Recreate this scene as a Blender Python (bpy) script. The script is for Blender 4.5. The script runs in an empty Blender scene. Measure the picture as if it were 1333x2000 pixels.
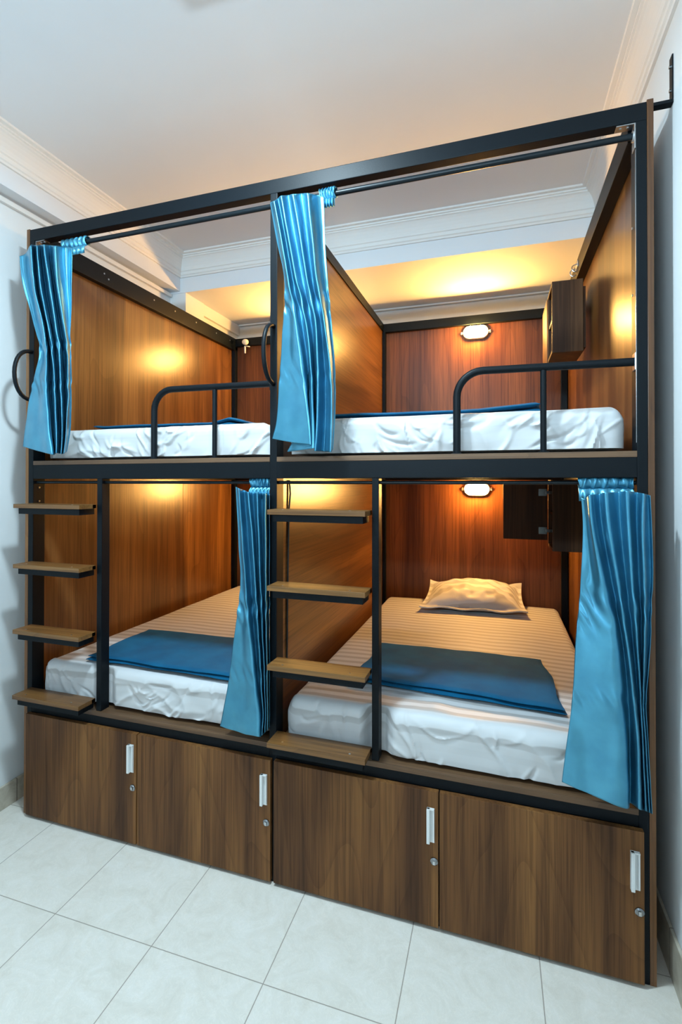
import bpy, bmesh, math, random
from mathutils import Vector, Matrix, noise
C = bpy.context.scene.collection
R = random.Random(7)

# ------------------------------------------------------------------ camera
CAM = Vector((1.9762, -1.6553, 1.4411))
YAW, PITCH, ROLL, FPX, PX, PY = -0.3190, 0.0077, 0.0011, 975.02, -12.92, -64.08
fw = Vector((math.sin(YAW)*math.cos(PITCH), math.cos(YAW)*math.cos(PITCH), math.sin(PITCH)))
rt0 = Vector((math.cos(YAW), -math.sin(YAW), 0)); up0 = rt0.cross(fw)
rt = math.cos(ROLL)*rt0 + math.sin(ROLL)*up0
up = -math.sin(ROLL)*rt0 + math.cos(ROLL)*up0
cd = bpy.data.cameras.new('camera'); cam = bpy.data.objects.new('camera', cd); C.objects.link(cam)
M = Matrix((rt, up, -fw)).transposed().to_4x4(); M.translation = CAM; cam.matrix_world = M
cd.sensor_fit = 'VERTICAL'; cd.sensor_height = 36.0; cd.lens = FPX/2000*36.0
cd.shift_x = -PX/2000; cd.shift_y = PY/2000
cd.clip_start = 0.02
bpy.context.scene.camera = cam

# ------------------------------------------------------------------ world, lamps, exposure
w = bpy.data.worlds.new('world'); bpy.context.scene.world = w; w.use_nodes = True
w.node_tree.nodes['Background'].inputs[0].default_value = (0.70, 0.90, 1.0, 1)
w.node_tree.nodes['Background'].inputs[1].default_value = 0.3
vs = bpy.context.scene.view_settings
vs.view_transform = 'Standard'; vs.look = 'None'; vs.gamma = 1.0; vs.use_curve_mapping = False
vs.exposure = -0.05
def area(name, loc, target, size, sy, power, col):
    l = bpy.data.lights.new(name, 'AREA'); l.shape = 'RECTANGLE'; l.size = size; l.size_y = sy
    l.energy = power; l.color = col
    o = bpy.data.objects.new(name, l); C.objects.link(o); o.location = loc
    o.rotation_euler = (Vector(target)-Vector(loc)).to_track_quat('-Z', 'Y').to_euler()
    return o
KEY_POS = (1.25, -0.64, 2.88)
area('ceiling_lamp_light', KEY_POS, (1.25, -0.64, 0), 0.16, 0.16, 50, (0.66, 0.88, 1.0))
up_l = area('added_uplight', (1.2, -2.9, 2.35), (1.2, -0.6, 2.93), 1.2, 0.1, 29, (0.58, 0.83, 1.0)); up_l.data.spread = math.radians(110)  # added fill behind the camera, brightens the ceiling; no such source known
LAMP_E = 620.0
LAMP_COL = (1.0, 0.52, 0.13)

# ------------------------------------------------------------------ helpers
def at(x, y, Y):
    """the point on the vertical plane at depth Y seen at a photograph pixel"""
    d = fw + rt*((x-666.5-PX)/FPX) - up*((y-1000-PY)/FPX)
    return CAM + d*((Y-CAM.y)/d.y)
def box(bm, x0, x1, y0, y1, z0, z1, bev=0.0):
    b = bmesh.new()
    bmesh.ops.create_cube(b, size=1.0)
    for v in b.verts:
        v.co = Vector(((x0+x1)/2+v.co.x*(x1-x0), (y0+y1)/2+v.co.y*(y1-y0), (z0+z1)/2+v.co.z*(z1-z0)))
    if bev > 0:
        bmesh.ops.bevel(b, geom=b.edges[:], offset=bev, segments=2, affect='EDGES', profile=0.6)
    me = bpy.data.meshes.new('tmp'); b.to_mesh(me); b.free(); bm.from_mesh(me); bpy.data.meshes.remove(me)
def tube(bm, pts, r, n=12, cap=True):
    pts = [Vector(p) for p in pts]; rings = []
    t = (pts[1]-pts[0]).normalized()
    a = t.orthogonal().normalized()
    for i, p in enumerate(pts):
        if i == 0: t = pts[1]-pts[0]
        elif i == len(pts)-1: t = pts[-1]-pts[-2]
        else: t = (pts[i+1]-pts[i]).normalized()+(pts[i]-pts[i-1]).normalized()
        t.normalize(); a = (a - t*a.dot(t)).normalized(); b = t.cross(a)
        rr = r[i] if isinstance(r, (list, tuple)) else r
        rings.append([bm.verts.new(p + (a*math.cos(2*math.pi*k/n)+b*math.sin(2*math.pi*k/n))*rr) for k in range(n)])
    for i in range(len(rings)-1):
        for k in range(n):
            bm.faces.new((rings[i][k], rings[i][(k+1)%n], rings[i+1][(k+1)%n], rings[i+1][k]))
    if cap:
        bm.faces.new(rings[0][::-1]); bm.faces.new(rings[-1])
def grid(bm, rows, close=False):
    vs_ = [[bm.verts.new(p) for p in r] for r in rows]
    for i in range(len(vs_)-1):
        n = len(vs_[i])
        for k in range(n if close else n-1):
            bm.faces.new((vs_[i][k], vs_[i][(k+1)%n], vs_[i+1][(k+1)%n], vs_[i+1][k]))
    return vs_
def cr(P, t):
    """Catmull-Rom through a list of tuples"""
    n = len(P)-1; i = min(int(t), n-1); f = t-i
    a = P[max(i-1, 0)]; b = P[i]; c = P[i+1]; d = P[min(i+2, n)]
    return tuple(0.5*((2*q)+(-p+r)*f+(2*p-5*q+4*r-s)*f*f+(-p+3*q-3*r+s)*f**3) for p, q, r, s in zip(a, b, c, d))
def obj(name, bm, mat, parent=None, smooth=False, ang=None):
    bmesh.ops.recalc_face_normals(bm, faces=bm.faces[:])
    me = bpy.data.meshes.new(name)
    if parent is not None:
        off = world_of(parent)
        for v in bm.verts: v.co -= off
    bm.to_mesh(me); bm.free(); me.materials.append(mat)
    if smooth:
        for p in me.polygons: p.use_smooth = True
        if ang:
            me.set_sharp_from_angle(angle=math.radians(ang))
    o = bpy.data.objects.new(name, me); C.objects.link(o)
    if parent is not None: o.parent = parent
    return o
def world_of(o):
    v = Vector((0, 0, 0))
    while o is not None: v += o.location; o = o.parent
    return v
def thing(name, label, cat, loc=(0, 0, 0), group=None):
    o = bpy.data.objects.new(name, None); C.objects.link(o); o.location = loc
    o.empty_display_size = 0.05
    o['label'] = label; o['category'] = cat
    if group: o['group'] = group
    return o
def tag(o, label, cat, group=None):
    o['label'] = label; o['category'] = cat
    if group: o['group'] = group
    return o
def struct(name, bm, mat, smooth=False):
    o = obj(name, bm, mat, None, smooth, 40 if smooth else None); o['kind'] = 'structure'; return o
def bxo(name, mat, parent, *a, bev=0.0012):
    bm = bmesh.new(); box(bm, *a, bev=bev); return obj(name, bm, mat, parent)

# ------------------------------------------------------------------ materials
def newmat(name):
    m = bpy.data.materials.new(name); m.use_nodes = True
    nt = m.node_tree; b = nt.nodes['Principled BSDF']
    return m, nt, b, nt.nodes.new, nt.links.new
def ramp(N, stops, interp='LINEAR'):
    r = N('ShaderNodeValToRGB'); e = r.color_ramp.elements
    while len(e) < len(stops): e.new(0.5)
    for x, (p, c) in zip(e, stops): x.position = p; x.color = (*c, 1)
    r.color_ramp.interpolation = interp
    return r
def mapping(N, L, scale, rot=(0, 0, 0), loc=(0, 0, 0)):
    tc = N('ShaderNodeTexCoord'); mp = N('ShaderNodeMapping')
    mp.inputs['Scale'].default_value = scale; mp.inputs['Rotation'].default_value = rot; mp.inputs['Location'].default_value = loc
    L(tc.outputs['Object'], mp.inputs['Vector']); return mp
def noisetex(N, L, mp, scale, detail=3, rough=0.5, dist=0.0):
    n = N('ShaderNodeTexNoise'); n.inputs['Scale'].default_value = scale
    n.inputs['Detail'].default_value = detail; n.inputs['Roughness'].default_value = rough
    n.inputs['Distortion'].default_value = dist
    L(mp.outputs[0], n.inputs['Vector']); return n
def mixc(N, L, a, b, fac, mode='MIX'):
    m = N('ShaderNodeMix'); m.data_type = 'RGBA'; m.blend_type = mode
    if isinstance(fac, (int, float)): m.inputs[0].default_value = fac
    else: L(fac, m.inputs[0])
    for s, i in ((a, 6), (b, 7)):
        if isinstance(s, tuple): m.inputs[i].default_value = (*s, 1)
        else: L(s, m.inputs[i])
    return m.outputs[2]
def bump(N, L, b, h, strength, dist=0.001):
    bp = N('ShaderNodeBump'); bp.inputs['Strength'].default_value = strength; bp.inputs['Distance'].default_value = dist
    L(h, bp.inputs['Height']); L(bp.outputs[0], b.inputs['Normal'])
def wood(name, axis, dark, mid, light, rough=0.4, band=7.0, off=0.0, bstr=0.12, spec=0.5):
    m, nt, b, N, L = newmat(name)
    s = [1.0, 1.0, 1.0]; s[axis] = 0.07
    mp = mapping(N, L, tuple(s), loc=(off, off*1.7, off*0.6))
    bands = noisetex(N, L, mp, band, 2, 0.5, 0.35)
    s2 = [1.0, 1.0, 1.0]; s2[axis] = 0.018
    mp2 = mapping(N, L, tuple(s2), loc=(off*2, off, 0))
    fib = noisetex(N, L, mp2, 130, 3, 0.65)
    s3 = [1.0, 1.0, 1.0]; s3[axis] = 0.16
    mp3 = mapping(N, L, tuple(s3), loc=(0, off, off))
    fig = noisetex(N, L, mp3, 3.0, 1, 0.4, 0.8)
    mu = N('ShaderNodeMath'); mu.operation = 'MULTIPLY'; mu.inputs[1].default_value = 9.0
    L(fig.outputs[0], mu.inputs[0])
    fr = N('ShaderNodeMath'); fr.operation = 'FRACT'; L(mu.outputs[0], fr.inputs[0])
    r1 = ramp(N, [(0.34, dark), (0.50, mid), (0.64, light)])
    L(bands.outputs[0], r1.inputs[0])
    r2 = ramp(N, [(0.36, (0.50, 0.47, 0.45)), (0.56, (1, 1, 1)), (0.8, (1.12, 1.1, 1.06))])
    L(fib.outputs[0], r2.inputs[0])
    r3 = ramp(N, [(0.0, (0.66, 0.62, 0.6)), (0.16, (0.92, 0.9, 0.9)), (0.6, (1, 1, 1)), (1.0, (1, 1, 1))])
    L(fr.outputs[0], r3.inputs[0])
    c = mixc(N, L, r1.outputs[0], r2.outputs[0], 0.75, 'MULTIPLY')
    c = mixc(N, L, c, r3.outputs[0], 0.55, 'MULTIPLY')
    L(c, b.inputs['Base Color'])
    b.inputs['Roughness'].default_value = rough
    b.inputs['Specular IOR Level'].default_value = spec
    mp4 = mapping(N, L, (1, 1, 1)); g = noisetex(N, L, mp4, 420, 2, 0.6)
    bump(N, L, b, g.outputs[0], bstr, 0.0006)
    return m
DK, MD, LT = (0.095, 0.036, 0.011), (0.180, 0.074, 0.021), (0.285, 0.124, 0.034)
W_PANEL = wood('walnut_panel_upright', 2, DK, MD, LT, 0.30)
W_DIV = wood('walnut_panel_lengthwise', 1, DK, MD, LT, 0.30, 6.0, 3.1)
W_BACK = wood('walnut_back_panel', 2, (0.105, 0.032, 0.010), (0.185, 0.060, 0.017), (0.265, 0.092, 0.026), 0.42, 6.0, 5.3, 0.12, 0.3)
W_DOOR = wood('walnut_locker_door', 2, (0.072, 0.029, 0.011), (0.160, 0.068, 0.022), (0.275, 0.125, 0.038), 0.5, 6.5, 9.7, 0.12, 0.25)
W_STEP = wood('walnut_step', 0, (0.10, 0.045, 0.015), (0.18, 0.082, 0.024), (0.25, 0.12, 0.034), 0.38, 9.0, 2.2)
W_EDGE = wood('walnut_edge_band', 2, (0.06, 0.028, 0.014), (0.085, 0.04, 0.02), (0.11, 0.052, 0.026), 0.5, 5.0, 1.1)
W_EDGEX = wood('walnut_deck_edge', 0, (0.08, 0.04, 0.02), (0.13, 0.068, 0.032), (0.17, 0.09, 0.042), 0.5, 5.0, 4.4)
W_CAB = wood('walnut_wall_cabinet', 2, (0.045, 0.018, 0.008), (0.080, 0.035, 0.014), (0.12, 0.055, 0.022), 0.5, 8.0, 6.6, 0.12, 0.2)

def plain(name, col, rough=0.5, metal=0.0, spec=0.5, nstr=0.0, nscale=200, vary=0.0):
    m, nt, b, N, L = newmat(name)
    b.inputs['Roughness'].default_value = rough; b.inputs['Metallic'].default_value = metal
    b.inputs['Specular IOR Level'].default_value = spec
    mp = mapping(N, L, (1, 1, 1)); n = noisetex(N, L, mp, nscale, 3, 0.6)
    v = max(vary, 0.02)
    r = ramp(N, [(0.3, tuple(c*(1-v) for c in col)), (0.7, tuple(min(1, c*(1+v)) for c in col))])
    L(n.outputs[0], r.inputs[0]); L(r.outputs[0], b.inputs['Base Color'])
    if nstr: bump(N, L, b, n.outputs[0], nstr, 0.0008)
    return m
STEEL = plain('black_painted_steel', (0.003, 0.0055, 0.008), 0.45, 0.0, 0.16, 0.25, 260, 0.25)
RODM = plain('black_rod_steel', (0.005, 0.009, 0.012), 0.34, 0.0, 0.25)
CHROME = plain('zinc_plated_steel', (0.62, 0.64, 0.66), 0.28, 1.0, 0.5, 0.1, 90, 0.12)
ALU = plain('white_anodised_pull', (0.78, 0.80, 0.80), 0.35, 0.1)
LOCKM = plain('dark_lock_chrome', (0.30, 0.31, 0.32), 0.2, 1.0)
WHITEP = plain('cream_plastic', (0.75, 0.70, 0.58), 0.45)
CORD = plain('black_cord', (0.02, 0.018, 0.016), 0.5)
DARKIN = plain('dark_interior_board', (0.03, 0.017, 0.01), 0.7)

def wallmat(name, col, nstr=0.15):
    m, nt, b, N, L = newmat(name)
    mp = mapping(N, L, (1, 1, 1)); n1 = noisetex(N, L, mp, 1.6, 4, 0.6); n2 = noisetex(N, L, mp, 60, 4, 0.6)
    r = ramp(N, [(0.3, tuple(c*0.97 for c in col)), (0.7, col)])
    L(n1.outputs[0], r.inputs[0]); L(r.outputs[0], b.inputs['Base Color'])
    b.inputs['Roughness'].default_value = 0.75
    b.inputs['Specular IOR Level'].default_value = 0.25
    bump(N, L, b, n2.outputs[0], nstr, 0.001)
    return m
WALL = wallmat('white_wall_paint', (0.76, 0.79, 0.80))
CEIL = wallmat('white_ceiling_paint', (0.76, 0.79, 0.82), 0.08)
CORN = wallmat('cornice_plaster', (0.82, 0.82, 0.80), 0.02)

def floormat():
    m, nt, b, N, L = newmat('cream_marbled_floor_tiles')
    # tile grid 0.3822 m, turned half a degree against the bunk
    mp = mapping(N, L, (1/0.3822,)*3)
    mp.vector_type = 'POINT'
    s = 1/0.3822; a = -0.0091
    mp.inputs['Rotation'].default_value = (0, 0, a)
    mp.inputs['Location'].default_value = (-0.1789*s, 0.3573*s, 0)
    sx = N('ShaderNodeSeparateXYZ'); L(mp.outputs[0], sx.inputs[0])
    ds = []
    cells = []
    for k in (0, 1):
        f = N('ShaderNodeMath'); f.operation = 'FRACT'; L(sx.outputs[k], f.inputs[0])
        s1 = N('ShaderNodeMath'); s1.operation = 'SUBTRACT'; L(f.outputs[0], s1.inputs[0]); s1.inputs[1].default_value = 0.5
        ab = N('ShaderNodeMath'); ab.operation = 'ABSOLUTE'; L(s1.outputs[0], ab.inputs[0]); ds.append(ab)
        fl = N('ShaderNodeMath'); fl.operation = 'FLOOR'; L(sx.outputs[k], fl.inputs[0]); cells.append(fl)
    mxx = N('ShaderNodeMath'); mxx.operation = 'MAXIMUM'; L(ds[0].outputs[0], mxx.inputs[0]); L(ds[1].outputs[0], mxx.inputs[1])
    gr = ramp(N, [(0.0, (0, 0, 0)), (0.4958, (0, 0, 0)), (0.4975, (1, 1, 1))]); L(mxx.outputs[0], gr.inputs[0])
    cx = N('ShaderNodeCombineXYZ'); L(cells[0].outputs[0], cx.inputs[0]); L(cells[1].outputs[0], cx.inputs[1])
    wn = N('ShaderNodeTexWhiteNoise'); L(cx.outputs[0], wn.inputs[0])
    # marbling shifted in every tile
    tc = N('ShaderNodeTexCoord'); va = N('ShaderNodeVectorMath'); va.operation = 'MULTIPLY_ADD'
    L(wn.outputs['Color'], va.inputs[0]); va.inputs[1].default_value = (7, 7, 7); L(tc.outputs['Object'], va.inputs[2])
    n = N('ShaderNodeTexNoise'); n.inputs['Scale'].default_value = 9; n.inputs['Detail'].default_value = 6; n.inputs['Roughness'].default_value = 0.68; n.inputs['Distortion'].default_value = 1.6
    L(va.outputs[0], n.inputs['Vector'])
    n2 = N('ShaderNodeTexNoise'); n2.inputs['Scale'].default_value = 26; n2.inputs['Detail'].default_value = 5; n2.inputs['Roughness'].default_value = 0.6; n2.inputs['Distortion'].default_value = 2.6
    L(va.outputs[0], n2.inputs['Vector'])
    r = ramp(N, [(0.30, (0.74, 0.69, 0.61)), (0.50, (0.80, 0.755, 0.68)), (0.70, (0.84, 0.80, 0.74))]); L(n.outputs[0], r.inputs[0])
    r2 = ramp(N, [(0.44, (1, 1, 1)), (0.49, (1.06, 1.06, 1.06)), (0.52, (0.985, 0.985, 0.98)), (0.58, (1, 1, 1))]); L(n2.outputs[0], r2.inputs[0])
    c = mixc(N, L, r.outputs[0], r2.outputs[0], 0.9, 'MULTIPLY')
    c = mixc(N, L, c, (0.20, 0.15, 0.11), gr.outputs[0])
    L(c, b.inputs['Base Color']); b.inputs['Roughness'].default_value = 0.30
    iv = N('ShaderNodeMath'); iv.operation = 'SUBTRACT'; iv.inputs[0].default_value = 1; L(gr.outputs[0], iv.inputs[1])
    bump(N, L, b, iv.outputs[0], 0.4, 0.001)
    return m
FLOOR = floormat()
def skirtmat():
    m, nt, b, N, L = newmat('beige_skirting_tile')
    mp = mapping(N, L, (1, 1, 1)); n = noisetex(N, L, mp, 18, 6, 0.65, 1.0)
    r = ramp(N, [(0.3, (0.40, 0.35, 0.27)), (0.55, (0.52, 0.47, 0.38)), (0.75, (0.58, 0.54, 0.46))])
    L(n.outputs[0], r.inputs[0])
    sx = N('ShaderNodeSeparateXYZ'); tc = N('ShaderNodeTexCoord'); L(tc.outputs['Object'], sx.inputs[0])
    mm = N('ShaderNodeMath'); mm.operation = 'MULTIPLY_ADD'; L(sx.outputs[1], mm.inputs[0]); mm.inputs[1].default_value = 1/0.3822; mm.inputs[2].default_value = 0.86
    f = N('ShaderNodeMath'); f.operation = 'FRACT'; L(mm.outputs[0], f.inputs[0])
    g = ramp(N, [(0.0, (0, 0, 0)), (0.988, (0, 0, 0)), (0.992, (1, 1, 1))]); L(f.outputs[0], g.inputs[0])
    c = mixc(N, L, r.outputs[0], (0.16, 0.13, 0.10), g.outputs[0])
    L(c, b.inputs['Base Color']); b.inputs['Roughness'].default_value = 0.4
    return m
SKIRT = skirtmat()

ANI = 0.25
def satin():
    m, nt, b, N, L = newmat('blue_satin')
    mp = mapping(N, L, (1, 1, 1)); n = noisetex(N, L, mp, 900, 2, 0.5); n1 = noisetex(N, L, mp, 14, 3, 0.5)
    r = ramp(N, [(0.3, (0.055, 0.27, 0.42)), (0.7, (0.080, 0.35, 0.51))]); L(n1.outputs[0], r.inputs[0])
    L(r.outputs[0], b.inputs['Base Color'])
    b.inputs['Metallic'].default_value = 0.75; b.inputs['Roughness'].default_value = 0.38
    b.inputs['Anisotropic'].default_value = 0.85; b.inputs['Anisotropic Rotation'].default_value = ANI
    b.inputs['Specular IOR Level'].default_value = 0.8
    b.inputs['Coat Weight'].default_value = 0.35; b.inputs['Coat Roughness'].default_value = 0.30
    bump(N, L, b, n.outputs[0], 0.15, 0.0004)
    return m
SATIN = satin()
def sheetmat(name='white_striped_sateen_sheet', fade=True):
    m, nt, b, N, L = newmat(name)
    tc = N('ShaderNodeTexCoord'); sx = N('ShaderNodeSeparateXYZ'); L(tc.outputs['Object'], sx.inputs[0])
    mm = N('ShaderNodeMath'); mm.operation = 'MULTIPLY'; yz = N('ShaderNodeMath'); yz.operation = 'SUBTRACT'; L(sx.outputs[1], yz.inputs[0]); L(sx.outputs[2], yz.inputs[1]); L(yz.outputs[0], mm.inputs[0]); mm.inputs[1].default_value = 1/0.052
    f = N('ShaderNodeMath'); f.operation = 'FRACT'; L(mm.outputs[0], f.inputs[0])
    g = ramp(N, [(0.0, (0, 0, 0)), (0.08, (1, 1, 1)), (0.46, (1, 1, 1)), (0.54, (0, 0, 0)), (1.0, (0, 0, 0))]); L(f.outputs[0], g.inputs[0])
    mk_ = N('ShaderNodeMapRange'); mk_.inputs['From Min'].default_value = 0.085 if fade else -9; mk_.inputs['From Max'].default_value = 0.135 if fade else -8
    mk_.inputs['To Min'].default_value = 0.10; mk_.inputs['To Max'].default_value = 1.0; L(sx.outputs[2], mk_.inputs['Value'])
    fm = N('ShaderNodeMath'); fm.operation = 'MULTIPLY'; L(g.outputs[0], fm.inputs[0]); L(mk_.outputs[0], fm.inputs[1])
    c = mixc(N, L, (0.62, 0.63, 0.64), (0.42, 0.415, 0.41), fm.outputs[0])
    L(c, b.inputs['Base Color'])
    b.inputs['Roughness'].default_value = 0.55; b.inputs['Sheen Weight'].default_value = 0.25
    mp = mapping(N, L, (1, 1, 1)); n = noisetex(N, L, mp, 700, 2, 0.5)
    bump(N, L, b, n.outputs[0], 0.12, 0.0004)
    return m
SHEET = sheetmat()
PCASE = sheetmat('striped_pillow_cotton', False)
def plainsheet():
    m, nt, b, N, L = newmat('white_cotton_sheet')
    mp = mapping(N, L, (1, 1, 1)); n = noisetex(N, L, mp, 700, 2, 0.5)
    r = ramp(N, [(0.3, (0.78, 0.79, 0.80)), (0.7, (0.83, 0.84, 0.85))]); L(n.outputs[0], r.inputs[0]); L(r.outputs[0], b.inputs['Base Color'])
    b.inputs['Roughness'].default_value = 0.6; b.inputs['Sheen Weight'].default_value = 0.25
    bump(N, L, b, n.outputs[0], 0.12, 0.0004)
    return m
SHEETP = plainsheet()
def blanketmat():
    m, nt, b, N, L = newmat('blue_fleece')
    mp = mapping(N, L, (1, 1, 1)); n = noisetex(N, L, mp, 500, 3, 0.6); n1 = noisetex(N, L, mp, 9, 4, 0.55)
    r = ramp(N, [(0.3, (0.001, 0.072, 0.165)), (0.7, (0.001, 0.110, 0.23))]); L(n1.outputs[0], r.inputs[0])
    L(r.outputs[0], b.inputs['Base Color']); b.inputs['Roughness'].default_value = 0.85
    b.inputs['Sheen Weight'].default_value = 0.08; b.inputs['Specular IOR Level'].default_value = 0.15; b.inputs['Sheen Roughness'].default_value = 0.5
    b.inputs['Sheen Tint'].default_value = (0.35, 0.65, 1, 1)
    bump(N, L, b, n.outputs[0], 0.5, 0.0015)
    return m
BLANKET = blanketmat()
def glowmat():
    m, nt, b, N, L = newmat('glowing_lamp_glass')
    b.inputs['Base Color'].default_value = (1, 0.85, 0.6, 1)
    b.inputs['Emission Color'].default_value = (*LAMP_COL, 1)
    b.inputs['Emission Strength'].default_value = LAMP_E
    return m
GLOW = glowmat()
def panelglow():
    m, nt, b, N, L = newmat('cool_white_panel_diffuser')
    b.inputs['Emission Color'].default_value = (0.80, 0.94, 1.0, 1)
    b.inputs['Emission Strength'].default_value = 6.0
    return m
PGLOW = panelglow()

# ------------------------------------------------------------------ room
XL, XR, YB, YF, ZC = -0.1135, 2.459, 1.90, -3.3, 2.93
ZS = 2.70        # underside of the ceiling beams
bm = bmesh.new(); box(bm, XL-0.15, XR+0.15, YF, YB+0.15, -0.12, 0.0); struct('floor', bm, FLOOR)
bm = bmesh.new(); box(bm, XL-0.15, XR+0.15, YF, YB+0.15, ZC, ZC+0.12); struct('ceiling', bm, CEIL)
bm = bmesh.new(); box(bm, XL-0.15, XL, YF, YB+0.15, 0.0, ZC); struct('wall_left', bm, WALL)
bm = bmesh.new(); box(bm, XR, XR+0.15, YF, YB+0.15, 0.0, ZC); struct('wall_right', bm, WALL)
bm = bmesh.new(); box(bm, XL, XR, YB, YB+0.15, 0.0, ZC); struct('wall_back', bm, WALL)
bm = bmesh.new(); box(bm, XL, XR, YF-0.15, YF, 0.0, ZC); struct('wall_front', bm, WALL)
XBF, YBF = -0.034, 1.161
bm = bmesh.new(); box(bm, XL, XBF, YF, YBF+0.1, ZS+0.012, ZC); struct('trim_1', bm, CEIL)      # beam along the left wall
bm = bmesh.new(); box(bm, XL, XR, YBF, YB, ZS, ZC); struct('trim_2', bm, CEIL)                 # beam along the back
bm = bmesh.new(); box(bm, XL, 0.006, YBF+0.004, YBF+0.22, 0.0, ZS); struct('trim_3', bm, WALL)   # pillar in the left corner
bm = bmesh.new(); box(bm, XL, 0.0, YBF+0.22, YB, 2.62, ZS)
box(bm, XL, -0.02, YBF+0.22, YB, 0.0, 2.62); struct('trim_4', bm, WALL)
# cornices: profile (out from face, down from ceiling)
prof = [(0.0, 0.132), (0.010, 0.132), (0.012, 0.122), (0.018, 0.118), (0.018, 0.100), (0.024, 0.096), (0.024, 0.088), (0.027, 0.074), (0.034, 0.056),
        (0.043, 0.040), (0.052, 0.030), (0.060, 0.026), (0.060, 0.020), (0.068, 0.018), (0.068, 0.010), (0.085, 0.008), (0.088, 0.0), (0.0, 0.0)]
def cornice(name, f):
    bm = bmesh.new(); a, b_ = [], []
    for o_, d_ in prof:
        p, q = f(o_, ZC-d_); a.append(bm.verts.new(p)); b_.append(bm.verts.new(q))
    n = len(prof)
    for i in range(n): bm.faces.new((a[i], a[(i+1)%n], b_[(i+1)%n], b_[i]))
    bm.faces.new(a); bm.faces.new(b_[::-1])
    struct(name, bm, CORN)
cornice('trim_5', lambda o, z: ((XBF+o, YF, z), (XBF+o, YBF-o, z)))
cornice('trim_6', lambda o, z: ((XBF+o, YBF-o, z), (XR-o, YBF-o, z)))
cornice('trim_7', lambda o, z: ((XR-o, YF, z), (XR-o, YBF-o, z)))
bm = bmesh.new(); box(bm, XL, XL+0.018, YF, YBF, 2.678, 2.7, bev=0.003); struct('trim_8', bm, CORN)   # cable trunking
bm = bmesh.new(); box(bm, 0.006, XR, YB-0.03, YB, ZS-0.012, ZS, bev=0.004); struct('trim_9', bm, CORN)
bm = bmesh.new(); box(bm, XL, XL+0.012, YF, YB, 0.0, 0.102, bev=0.003); struct('baseboard_left', bm, SKIRT)
bm = bmesh.new(); box(bm, XR-0.010, XR, YF, YB, 0.0, 0.140, bev=0.003); struct('baseboard_right', bm, SKIRT)

# ceiling lamp outside the frame (gives the cool light)
t = thing('ceiling_light', 'square cool white ceiling panel light in front of the bunks', 'light', (KEY_POS[0], KEY_POS[1], ZC))
bm = bmesh.new(); box(bm, KEY_POS[0]-0.2, KEY_POS[0]+0.2, KEY_POS[1]-0.2, KEY_POS[1]+0.2, ZC-0.03, ZC, bev=0.004); obj('housing', bm, ALU, t)
bm = bmesh.new(); box(bm, KEY_POS[0]-0.18, KEY_POS[0]+0.18, KEY_POS[1]-0.18, KEY_POS[1]+0.18, ZC-0.034, ZC-0.03); obj('diffuser', bm, PGLOW, t)

t = thing('added_uplight_fixture', 'added long cool white tube light on the unseen wall facing the bunks', 'light', (1.2, YF, 2.3))  # invented tube fixture, put in to go with the added ceiling fill
bm = bmesh.new(); box(bm, 0.58, 1.82, YF, YF+0.05, 2.26, 2.33, bev=0.004); obj('housing', bm, ALU, t)
bm = bmesh.new(); tube(bm, [(0.613, YF+0.075, 2.30), (1.787, YF+0.075, 2.30)], 0.013, 16); obj('tube', bm, PGLOW, t, True, 50)
for x in (0.6, 1.8):
    bm = bmesh.new(); box(bm, x-0.012, x+0.012, YF+0.05, YF+0.09, 2.28, 2.32, bev=0.002); obj('socket', bm, ALU, t)

# ------------------------------------------------------------------ bunk bed
WX, HZ, DY = 2.403, 2.552, 1.78
bunk = thing('bunk_bed', 'large dark walnut and black steel four-berth bunk bed filling the room', 'bunk bed', (1.2, 0.9, 0.0))
bxo('side_panel', W_PANEL, bunk, 0.0, 0.017, 0.0, DY+0.017, 0.0, HZ+0.004)
bxo('side_panel', W_PANEL, bunk, 2.386, WX, 0.0, DY+0.017, 0.0, HZ+0.006)
bxo('divider_panel', W_DIV, bunk, 1.187, 1.203, 0.066, DY, 0.0, 2.503)
bm = bmesh.new(); box(bm, 0.017, 1.187, DY, DY+0.017, 0.0, 2.55); obj('back_panel', bm, W_BACK, bunk)
bm = bmesh.new(); box(bm, 1.187, 2.386, DY, DY+0.017, 0.0, 2.55); obj('back_panel', bm, W_BACK, bunk)
# lining boards of the lower left berth, with their seam
bxo('lining_board', W_PANEL, bunk, 0.017, 0.020, 0.06, 1.1225, 0.5, 1.455, bev=0.0006)
bxo('lining_board', W_PANEL, bunk, 0.017, 0.020, 1.1255, 1.72, 0.5, 1.455, bev=0.0006)
# posts
for x0, x1 in ((0.0175, 0.045), (1.181, 1.209), (2.358, 2.3855)):
    bxo('post', STEEL, bunk, x0, x1, 0.0, 0.060, 0.0, HZ-0.052, bev=0.002)
for x0, x1 in ((0.020, 0.050), (1.204, 1.226), (1.164, 1.186), (2.345, 2.380)):
    bxo('post', STEEL, bunk, x0, x1, 1.742, 1.779, 0.0, 2.49, bev=0.002)
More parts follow.
